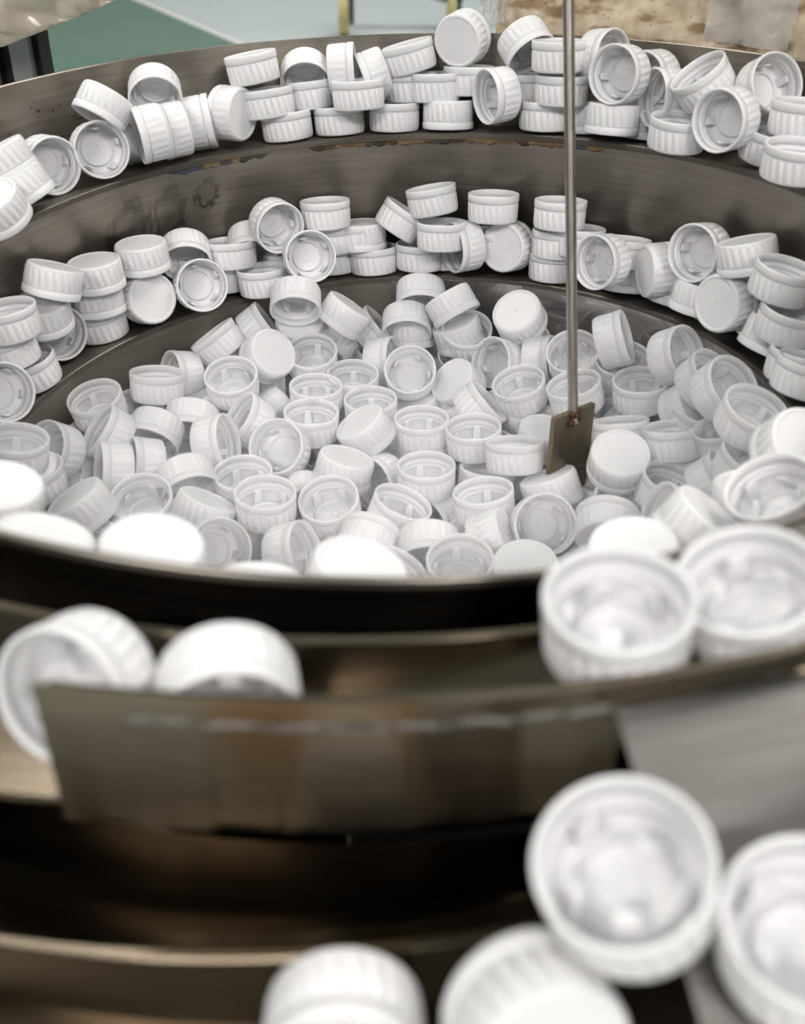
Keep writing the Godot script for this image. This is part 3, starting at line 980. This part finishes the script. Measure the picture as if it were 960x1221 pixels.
	k("P", -158.3, 343.7, 673.1, -80, -27, -53, "half-buried cloudy cap on edge, opening left, middle left of heap")
	k("P", -168.5, 333.8, 640.6, 6, -98, 21, "cloudy cap upright, open side up, middle left of heap")
	k("P", -115.9, 348.2, 703.1, -47, 85, 23, "half-buried cloudy cap upside down, closed top up, back left of heap")
	k("P", -95.9, 327.5, 673.1, -58, 63, 52, "cloudy cap on edge, top facing right, back left of heap")
	k("P", -65.8, 335.9, 685.6, -1, -95, -31, "cloudy cap tipped back, open side up, back centre of heap, left one of two")
	k("P", -51.5, 341.5, 725.6, 58, -52, 63, "half-buried cloudy cap tipped forward, closed top down, back centre of heap")
	k("P", -23.9, 334.2, 730.1, 75, -65, 10, "half-buried cloudy cap on edge, opening right, back centre of heap")
	k("P", -117.7, 334.9, 645.3, -2, -95, -30, "cloudy cap tipped back, open side up, middle left of heap, right one of two")
	k("P", -91.6, 357.2, 689.1, 99, -10, -11, "half-buried cloudy cap on edge, opening right, middle centre of heap, left one of two")
	k("P", -146.4, 357.1, 646.3, 33, 94, -14, "half-buried cloudy cap upside down, closed top up, middle left of heap, second from left")
	k("P", -103.4, 347.0, 613.1, -74, -64, -20, "cloudy cap on edge, opening left, middle left of heap, right one of two")
	k("P", -91.0, 362.6, 653.8, -73, 29, -61, "half-buried cloudy cap on edge, opening left, middle centre of heap")
	k("P", -60.5, 344.1, 644.7, 3, -100, 0, "cloudy cap upright, open side up, middle centre of heap, second from left")
	k("P", -61.2, 345.7, 609.9, 4, -100, -1, "cloudy cap upright, open side up, middle centre of heap, leftmost")
	k("P", -36.0, 346.1, 668.7, 2, -99, -10, "cloudy cap upright, open side up, middle centre of heap, third from left")
	k("P", -37.5, 356.8, 723.0, -3, -91, -41, "half-buried cloudy cap tipped back, open side up, back centre of heap, leftmost")
	k("P", -15.5, 343.4, 697.4, 94, -22, -25, "cloudy cap on edge, opening right, back centre of heap")
	k("P", 6.7, 332.7, 727.8, 1, 97, -26, "cloudy cap upside down, closed top up, back centre of heap, right one of two")
	k("P", 1.9, 322.4, 718.4, 1, 52, -86, "half-buried cloudy cap tipped forward, open side down, back centre of heap, second from left")
	k("P", 12.1, 304.4, 728.6, 0, 60, -80, "half-buried cloudy cap tipped forward, open side down, back centre of heap, rightmost")
	k("P", 34.7, 305.9, 714.0, 50, 74, -46, "cloudy cap tipped forward, open side down, back centre of heap")
	k("P", 40.1, 327.2, 713.3, 34, 94, -7, "half-buried cloudy cap upside down, closed top up, back centre of heap, right one of two")
	k("P", 46.2, 326.9, 707.5, -5, -92, -39, "half-buried cloudy cap tipped back, open side up, back centre of heap, rightmost")
	k("P", 44.0, 347.1, 709.7, -10, -91, -41, "cloudy cap tipped back, open side up, back centre of heap, right one of two")
	k("P", 15.6, 358.0, 725.9, 28, -82, -51, "half-buried cloudy cap tipped back, open side up, back centre of heap, second from left")
	k("P", 4.9, 339.6, 671.8, -4, -75, -66, "cloudy cap facing us, open, middle centre of heap, right one of two")
	k("P", 39.0, 347.3, 668.9, 60, 72, 35, "cloudy cap on edge, top facing left, middle centre of heap")
	k("P", -22.3, 349.3, 635.7, -2, -100, -2, "cloudy cap upright, open side up, middle centre of heap, fourth from left")
	k("P", 11.0, 366.3, 666.8, 33, 94, -6, "half-buried cloudy cap upside down, closed top up, middle centre of heap, third from left")
	k("P", -24.7, 345.8, 600.1, 51, 86, 3, "cloudy cap upside down, closed top up, middle centre of heap")
	k("P", 12.3, 349.0, 608.7, -2, -100, 2, "cloudy cap upright, open side up, middle centre of heap, fifth from left")
	k("P", 51.7, 345.6, 632.7, 73, -67, 11, "cloudy cap on edge, opening right, middle centre of heap")
	k("P", 46.3, 347.8, 595.6, -7, -100, 1, "cloudy cap upright, open side up, middle centre of heap, rightmost")
	k("P", 68.0, 335.7, 681.7, -73, -38, -57, "cloudy cap on edge, opening left, back centre of heap")
	k("P", 82.5, 307.1, 697.5, 39, 78, 49, "cloudy cap upside down, closed top up, back right of heap")
	k("P", 89.1, 331.9, 699.3, -21, -92, -33, "half-buried cloudy cap tipped back, open side up, back right of heap")
	k("P", 117.4, 320.3, 658.7, -22, -87, -45, "cloudy cap tipped back, open side up, middle right of heap")
	k("P", 97.3, 333.2, 680.7, 92, -20, -32, "cloudy cap on edge, opening right, middle right of heap, leftmost")
	k("P", 138.4, 295.9, 636.4, 90, -39, -21, "cloudy cap on edge, opening right, back right of heap")
	k("P", 80.8, 338.6, 644.6, -27, -95, -17, "cloudy cap tipped back, open side up, middle centre of heap")
	k("P", 115.2, 329.5, 623.4, -31, -95, -2, "cloudy cap upright, open side up, middle right of heap, leftmost")
	k("P", 172.2, 292.4, 606.0, 62, -53, -58, "cloudy cap on edge, opening right, middle right of heap, second from left")
	k("P", 185.0, 282.7, 541.5, 43, -74, -52, "cloudy cap on edge, opening right, middle right of heap, rightmost")
	k("P", 180.6, 318.3, 583.6, -47, 72, 51, "half-buried cloudy cap on edge, top facing right, middle right of heap, rightmost")
	k("P", 154.9, 320.3, 610.7, -12, -99, -3, "cloudy cap upright, open side up, middle right of heap, third from left")
	k("P", 149.1, 320.9, 645.7, -16, -96, -22, "half-buried cloudy cap tipped back, open side up, middle right of heap, second from left")
	k("P", 137.8, 333.6, 577.7, -11, -93, 36, "cloudy cap upright, open side up, middle right of heap, second from left")
	k("P", 140.3, 344.1, 619.6, -15, -98, -9, "half-buried cloudy cap tipped back, open side up, middle right of heap, leftmost")
	k("P", 174.3, 340.2, 602.6, -15, -99, -8, "half-buried cloudy cap tipped back, open side up, middle right of heap, third from left")
	k("P", 163.4, 321.1, 548.8, -12, -95, 30, "cloudy cap upright, open side up, middle right of heap, fourth from left")
	k("P", 189.8, 309.7, 533.0, -36, -92, 14, "cloudy cap upright, open side up, middle right of heap, rightmost")
	k("P", 173.5, 339.7, 549.0, 7, 95, -30, "half-buried cloudy cap upside down, closed top up, front right of heap, rightmost")
	k("P", 178.6, 323.7, 502.9, 68, -73, -10, "cloudy cap on edge, opening right, front right of heap")
	k("P", 188.4, 302.8, 489.0, 25, -96, -12, "half-buried cloudy cap upright, open side up, front right of heap, rightmost")
	k("P", 129.0, 327.6, 535.4, 3, 92, 40, "cloudy cap upside down, closed top up, front right of heap")
	k("P", 155.9, 336.5, 516.6, 22, -98, -5, "cloudy cap upright, open side up, front right of heap")
	k("P", 189.5, 279.8, 503.0, 21, -95, -24, "half-buried cloudy cap tipped back, open side up, middle right of heap, rightmost")
	k("P", 149.4, 330.2, 480.1, -91, -40, -7, "cloudy cap on edge, opening left, front right of heap")
	k("P", 129.5, 354.9, 523.2, 25, -92, -31, "half-buried cloudy cap tipped back, open side up, front right of heap")
	k("P", 116.7, 343.9, 490.4, 17, -35, 92, "cloudy cap tipped forward, closed top down, front right of heap")
	k("P", 80.9, 347.4, 496.9, 10, -58, -81, "cloudy cap facing us, open, front right of heap")
	k("P", 91.6, 352.1, 542.0, 34, 88, -33, "half-buried cloudy cap upside down, closed top up, front right of heap, second from left")
	k("P", 117.9, 370.7, 548.8, -9, 97, -21, "half-buried cloudy cap upside down, closed top up, front right of heap, fourth from left")
	k("P", 70.3, 342.8, 566.6, -3, -95, 32, "cloudy cap upright, open side up, front centre of heap, rightmost")
	k("P", 84.3, 375.3, 586.9, -4, -94, 34, "half-buried cloudy cap upright, open side up, front right of heap, leftmost")
	k("P", 87.5, 360.6, 642.0, -1, 100, 2, "half-buried cloudy cap upside down, closed top up, middle right of heap, left one of two")
	k("P", 94.4, 354.1, 606.7, -8, 100, 1, "half-buried cloudy cap upside down, closed top up, middle right of heap, right one of two")
	k("P", 53.6, 365.8, 569.8, 11, -95, 29, "half-buried cloudy cap upright, open side up, front centre of heap, rightmost")
	k("P", 49.2, 350.4, 523.1, -15, -98, 11, "cloudy cap upright, open side up, front centre of heap, fourth from left")
	k("P", 14.8, 353.2, 556.2, -2, -100, 5, "cloudy cap upright, open side up, front centre of heap, third from left")
	k("P", 13.8, 369.9, 606.2, -1, -96, 28, "half-buried cloudy cap upright, open side up, front centre of heap, second from left")
	k("P", -15.2, 369.0, 575.6, -64, -18, -74, "half-buried cloudy cap on edge, opening left, front centre of heap, left one of two")
	k("P", -37.2, 351.3, 561.5, -26, 95, -16, "cloudy cap upside down, closed top up, front centre of heap, left one of two")
	k("P", -43.0, 369.8, 622.3, -1, -100, 1, "half-buried cloudy cap upright, open side up, middle centre of heap, leftmost")
	k("P", -78.6, 346.8, 578.6, -25, -66, -71, "cloudy cap facing us, open, middle centre of heap, left one of two")
	k("P", -74.2, 377.2, 588.8, -75, 64, -14, "half-buried cloudy cap on edge, top facing right, front centre of heap, leftmost")
	k("P", -98.7, 353.7, 548.0, 0, -100, -8, "cloudy cap tipped back, open side up, front left of heap, second from left")
	k("P", -81.1, 347.8, 516.3, 3, -100, -2, "cloudy cap tipped back, open side up, front left of heap, rightmost")
	k("P", -61.0, 370.7, 556.7, -14, 26, -96, "half-buried cloudy cap tipped forward, open side down, front centre of heap")
	k("P", -43.2, 353.8, 522.3, -12, -95, -29, "cloudy cap tipped back, open side up, front centre of heap, left one of two")
	k("P", -2.5, 355.9, 520.0, 35, -94, 4, "cloudy cap upright, open side up, front centre of heap, second from left")
	k("P", -19.6, 358.2, 492.5, 30, -35, 88, "cloudy cap tipped forward, closed top down, front centre of heap")
	k("P", -90.1, 377.3, 515.5, 89, 42, 17, "half-buried cloudy cap on edge, top facing left, front left of heap, right one of two")
	k("P", -62.5, 355.2, 476.9, 89, -39, -22, "cloudy cap on edge, opening right, front centre of heap")
	k("P", -105.2, 351.8, 476.2, 46, -53, -71, "cloudy cap facing us, open, front left of heap")
	k("P", -117.7, 349.3, 509.2, -40, 85, -35, "cloudy cap upside down, closed top up, front left of heap, right one of two")
	k("P", -153.6, 349.2, 515.6, -2, -95, -32, "cloudy cap tipped back, open side up, front left of heap, leftmost")
	k("P", -177.0, 343.0, 543.9, -90, -25, -35, "cloudy cap on edge, opening left, front left of heap, second from left")
	k("P", -162.5, 349.4, 560.4, -88, -30, -36, "cloudy cap on edge, opening left, front left of heap, rightmost")
	k("P", -132.2, 349.1, 542.1, 37, 38, -85, "cloudy cap tipped forward, open side down, front left of heap")
	k("P", -140.0, 367.1, 591.8, 11, 97, -20, "half-buried cloudy cap upside down, closed top up, front left of heap, rightmost")
	k("P", -120.0, 343.0, 578.4, 95, -27, -14, "cloudy cap on edge, opening right, middle left of heap")
	k("P", -141.8, 347.2, 613.3, -5, 51, -86, "cloudy cap tipped forward, open side down, middle left of heap, right one of two")
	k("P", -162.2, 345.1, 594.7, -19, 42, -89, "cloudy cap tipped forward, open side down, middle left of heap, left one of two")
	k("P", -183.5, 355.5, 640.1, -1, -99, -12, "half-buried cloudy cap tipped back, open side up, middle left of heap")
	k("P", -187.6, 338.3, 579.6, -73, -66, -18, "cloudy cap on edge, opening left, middle left of heap, left one of two")
	k("P", -202.5, 336.1, 613.8, -14, -97, -19, "cloudy cap tipped back, open side up, middle left of heap, left one of two")
	k("P", -205.6, 359.2, 605.9, 11, -99, 2, "half-buried cloudy cap upright, open side up, middle left of heap, leftmost")
	k("P", -217.3, 339.7, 561.7, -50, -60, -62, "cloudy cap on edge, opening left, front left of heap, leftmost")
	k("P", -210.0, 365.7, 571.9, 53, 33, 78, "half-buried cloudy cap on edge, top facing left, front left of heap, left one of two")
	k("P", -218.7, 337.5, 525.1, -6, -100, 0, "cloudy cap upright, open side up, front left of heap")
	k("P", -220.6, 336.3, 525.5, -55, 78, 30, "half-buried cloudy cap upside down, closed top up, front left of heap, leftmost")
	k("P", -220.9, 310.5, 513.0, 17, -98, 5, "half-buried cloudy cap upright, open side up, front left of heap, leftmost")
	k("P", -207.5, 362.8, 539.5, 46, 89, -3, "half-buried cloudy cap upside down, closed top up, front left of heap, third from left")
	k("P", -184.0, 339.3, 498.5, 47, 88, -5, "cloudy cap upside down, closed top up, front left of heap, left one of two")
	k("P", -175.2, 378.2, 534.2, 84, -55, 3, "half-buried cloudy cap on edge, opening right, front left of heap")
	k("P", -179.6, 369.0, 498.7, 55, -83, 7, "half-buried cloudy cap tipped back, open side up, front left of heap")
	k("P", 15.4, 356.0, 485.0, 0, 40, -92, "cloudy cap tipped forward, open side down, front centre of heap")
	k("P", 26.4, 379.6, 542.3, -83, -2, -55, "half-buried cloudy cap on edge, opening left, front centre of heap, right one of two")
	k("P", 52.3, 351.6, 486.3, -87, 48, 9, "cloudy cap on edge, top facing right, front centre of heap")
	k("P", 66.5, 346.9, 449.5, 9, 97, 21, "cloudy cap upside down, closed top up, front centre of heap, right one of two")
	k("P", 40.8, 372.9, 509.4, -39, 92, -1, "half-buried cloudy cap upside down, closed top up, front centre of heap, fourth from left")
	k("P", -43.6, 380.2, 508.5, -46, 89, -7, "half-buried cloudy cap upside down, closed top up, front centre of heap, second from left")
	k("P", 113.4, 378.3, 607.8, 6, -100, 1, "half-buried cloudy cap upright, open side up, front right of heap, third from left")
	k("P", 131.8, 378.9, 642.5, -9, -100, 2, "half-buried cloudy cap upright, open side up, middle right of heap, second from left")
	k("P", 104.2, 378.5, 619.2, 8, 100, -3, "half-buried cloudy cap upside down, closed top up, front right of heap, leftmost")
	k("P", -5.3, 383.1, 636.9, -75, 63, 20, "half-buried cloudy cap on edge, top facing right, front centre of heap, second from left")
	k("P", -70.4, 382.2, 627.8, 70, -71, -8, "half-buried cloudy cap on edge, opening right, front centre of heap, left one of two")
	k("P", 67.0, 380.7, 630.5, 5, 100, -2, "half-buried cloudy cap upside down, closed top up, front centre of heap, fifth from left")
	k("P", 32.5, 389.8, 623.6, -46, -89, -1, "half-buried cloudy cap upright, open side up, front centre of heap, third from left")
	k("P", -0.7, 391.4, 600.4, 16, 99, -4, "half-buried cloudy cap upside down, closed top up, front centre of heap, third from left")
	k("P", 37.6, 385.2, 684.3, -27, 96, 5, "half-buried cloudy cap upside down, closed top up, middle centre of heap, fourth from left")
	k("P", 107.9, 370.0, 688.1, -59, 77, 25, "half-buried cloudy cap on edge, top facing right, middle right of heap, leftmost")
	k("P", 137.5, 345.1, 660.7, 33, -93, -15, "half-buried cloudy cap upright, open side up, middle right of heap, third from left")
	k("P", 65.0, 388.6, 713.0, 20, 98, 4, "half-buried cloudy cap upside down, closed top up, middle centre of heap, fifth from left")
	k("P", -22.7, 390.5, 730.3, 15, 99, 5, "half-buried cloudy cap upside down, closed top up, middle centre of heap, second from left")
	k("P", -83.5, 376.9, 718.2, -48, 88, 6, "half-buried cloudy cap upside down, closed top up, middle centre of heap, leftmost")
	k("P", -138.4, 386.6, 690.3, -23, 97, 0, "half-buried cloudy cap upside down, closed top up, middle left of heap, rightmost")
	k("P", -107.5, 379.6, 626.5, 36, -93, 4, "half-buried cloudy cap upright, open side up, front left of heap, rightmost")
	k("P", -161.7, 378.4, 625.1, -53, 85, -5, "half-buried cloudy cap upside down, closed top up, front left of heap, fifth from left")
	k("P", -157.1, 386.6, 590.4, -25, 97, -8, "half-buried cloudy cap upside down, closed top up, front left of heap, sixth from left")
	k("P", -116.9, 384.8, 566.1, 51, -86, 7, "half-buried cloudy cap upright, open side up, front left of heap, fourth from left")
	k("P", -77.4, 395.7, 559.0, -48, 87, -6, "half-buried cloudy cap upside down, closed top up, front centre of heap, leftmost")
	k("P", -32.0, 392.1, 580.0, 68, -73, -8, "half-buried cloudy cap on edge, opening right, front centre of heap, right one of two")
	k("P", 25.2, 389.3, 579.7, -80, 54, 27, "half-buried cloudy cap on edge, top facing right, front centre of heap, rightmost")
	k("P", 78.1, 393.3, 568.5, -23, 97, -2, "half-buried cloudy cap upside down, closed top up, front centre of heap, rightmost")
	k("P", 113.0, 391.7, 554.4, -20, 98, -2, "half-buried cloudy cap upside down, closed top up, front right of heap, third from left")
	k("P", 161.2, 362.2, 592.2, 17, -98, -5, "half-buried cloudy cap upright, open side up, front right of heap, fourth from left")
	k("P", 155.5, 367.9, 550.2, 17, -99, -1, "half-buried cloudy cap upright, open side up, front right of heap, fifth from left")
	k("P", 185.4, 349.0, 564.9, -58, 73, 36, "half-buried cloudy cap on edge, top facing right, front right of heap")
	k("P", 185.0, 360.6, 530.5, 49, -84, -24, "half-buried cloudy cap on edge, opening right, front right of heap")
	k("P", 183.8, 292.9, 572.0, 49, -80, -33, "half-buried cloudy cap on edge, opening right, middle right of heap")
	k("P", 184.2, 321.4, 575.4, 14, -99, -9, "half-buried cloudy cap upright, open side up, middle right of heap, rightmost")
	k("P", 134.6, 344.6, 663.3, -56, 78, 29, "half-buried cloudy cap on edge, top facing right, middle right of heap, second from left")
	k("P", 80.3, 356.4, 706.2, 37, -92, -14, "half-buried cloudy cap upright, open side up, middle centre of heap, rightmost")
	k("P", -217.8, 391.3, 559.1, -56, 81, -15, "half-buried cloudy cap upside down, closed top up, front left of heap, second from left")
	k("P", -170.6, 380.6, 531.7, -54, 83, -13, "half-buried cloudy cap upside down, closed top up, front left of heap, fourth from left")
	k("P", -139.2, 378.7, 528.5, 52, -84, 12, "half-buried cloudy cap upright, open side up, front left of heap, third from left")
	k("P", -141.7, 357.6, 686.6, -51, 86, 2, "half-buried cloudy cap upside down, closed top up, middle left of heap, third from left")
	k("P", -164.2, 375.2, 666.1, 53, -85, 2, "half-buried cloudy cap upright, open side up, middle left of heap, second from left")
	k("P", -188.9, 381.9, 634.4, -54, 84, -6, "half-buried cloudy cap upside down, closed top up, middle left of heap, leftmost")
	k("P", -189.3, 383.1, 633.7, 54, -84, 7, "half-buried cloudy cap upright, open side up, front left of heap, second from left")
	k("P", -63.3, 332.0, 722.6, -46, 88, 11, "half-buried cloudy cap upside down, closed top up, back centre of heap, left one of two")
	k("P", -24.2, 358.4, 729.8, 44, -89, -11, "half-buried cloudy cap upright, open side up, back centre of heap")
	k("P", 82.2, 371.0, 471.1, -7, -99, 14, "half-buried cloudy cap upright, open side up, front right of heap, second from left")
	k("P", -6.4, 353.4, 453.5, 43, -90, 7, "cloudy cap upright, open side up, front centre of heap, leftmost")
	k("P", 31.6, 347.7, 454.2, -5, -97, -22, "cloudy cap tipped back, open side up, front centre of heap, right one of two")
	k("P", 120.7, 356.3, 677.4, 47, -86, -21, "half-buried cloudy cap upright, open side up, middle right of heap, leftmost")
	k("P", 51.1, 366.6, 719.3, 39, -91, -13, "half-buried cloudy cap upright, open side up, middle centre of heap, second from left")
	k("P", 80.8, 355.7, 704.9, -6, 97, 25, "half-buried cloudy cap upside down, closed top up, middle centre of heap, rightmost")
	k("P", 0.5, 379.6, 713.3, 66, -73, -18, "half-buried cloudy cap on edge, opening right, middle centre of heap, right one of two")
	k("P", -59.7, 369.8, 724.2, -78, 59, 20, "half-buried cloudy cap on edge, top facing right, middle centre of heap")
	k("P", -112.8, 376.1, 693.9, 62, -79, -5, "half-buried cloudy cap upright, open side up, middle left of heap, rightmost")
	k("P", -109.0, 380.0, 626.0, -73, 68, 4, "half-buried cloudy cap on edge, top facing right, front left of heap")
	k("P", -28.1, 396.2, 648.2, 16, -99, 2, "half-buried cloudy cap upright, open side up, front centre of heap, leftmost")
	k("P", 156.7, 363.3, 634.2, -53, 80, 28, "half-buried cloudy cap on edge, top facing right, middle right of heap, third from left")
	k("N", 52.5, 166.2, 196.3, -8, -99, -10, "big blurred cap tipped back, open side up, outer front track, left one of two")
	k("N", 89.1, 169.4, 208.8, -30, -94, -15, "big blurred cap tipped back, open side up, outer front track, right one of two")
	k("N", -81.9, 187.3, 195.5, -31, -33, -89, "big blurred cap on edge, opening left, outer front track")
	k("N", -43.1, 186.2, 189.9, 17, 4, -99, "big blurred cap tipped forward, open side down, outer front track, left one of two")
	k("N", 46.4, 182.2, 134.9, -26, -94, -23, "big blurred cap facing us, open, outer front track, left one of two")
	k("N", 83.1, 190.9, 127.0, -13, -98, -17, "big blurred cap facing us, open, outer front track, right one of two")
	k("N", -12.2, 228.6, 127.4, 3, -15, -99, "big blurred cap tipped forward, open side down, outer front track, right one of two")
	k("N", 29.2, 214.9, 121.3, -26, 32, 91, "big blurred cap tipped forward, closed top down, outer front track")
	for kind in proto:
		proto[kind].free()


# the unseen depth of the heap under the caps that show
func heap_fill() -> void:
	var rng := RandomNumberGenerator.new()
	rng.seed = 77
	var mm := MultiMesh.new()
	mm.transform_format = MultiMesh.TRANSFORM_3D
	mm.mesh = shell_mesh
	var places: Array[Transform3D] = []
	for layer in 2:
		var step := 33.0
		for i in range(-7, 8):
			for j in range(-7, 8):
				var p := Vector2(i * step + (16 if j % 2 else 0) + rng.randf_range(-5, 5), j * step * 0.9 + rng.randf_range(-5, 5))
				if p.length() > 208.0:
					continue
				var h := 402.0 + layer * 14.0 - 26.0 * pow(p.length() / 232.0, 2.0)
				if layer == 0 and p.x > 40 and p.length() > 120:
					h -= 22.0
				var y := Vector3(rng.randf_range(-1, 1), rng.randf_range(-0.2, 1.2), rng.randf_range(-1, 1)).normalized()
				var z := y.cross(Vector3(0.3, 0.1, 0.9)).normalized()
				places.append(Transform3D(Basis(y.cross(z), y, z), at(XC + p.x, h, DC + p.y)))
	mm.instance_count = places.size()
	for i in places.size():
		mm.set_instance_transform(i, places[i])
	var o := MultiMeshInstance3D.new()
	o.name = "buried_caps"
	o.multimesh = mm
	o.material_override = mats["cap_cloudy"]
	mark(o, "white caps buried under the top of the heap in the bowl", "bottle caps")
	o.set_meta("kind", "stuff")
	add_child(o, true)
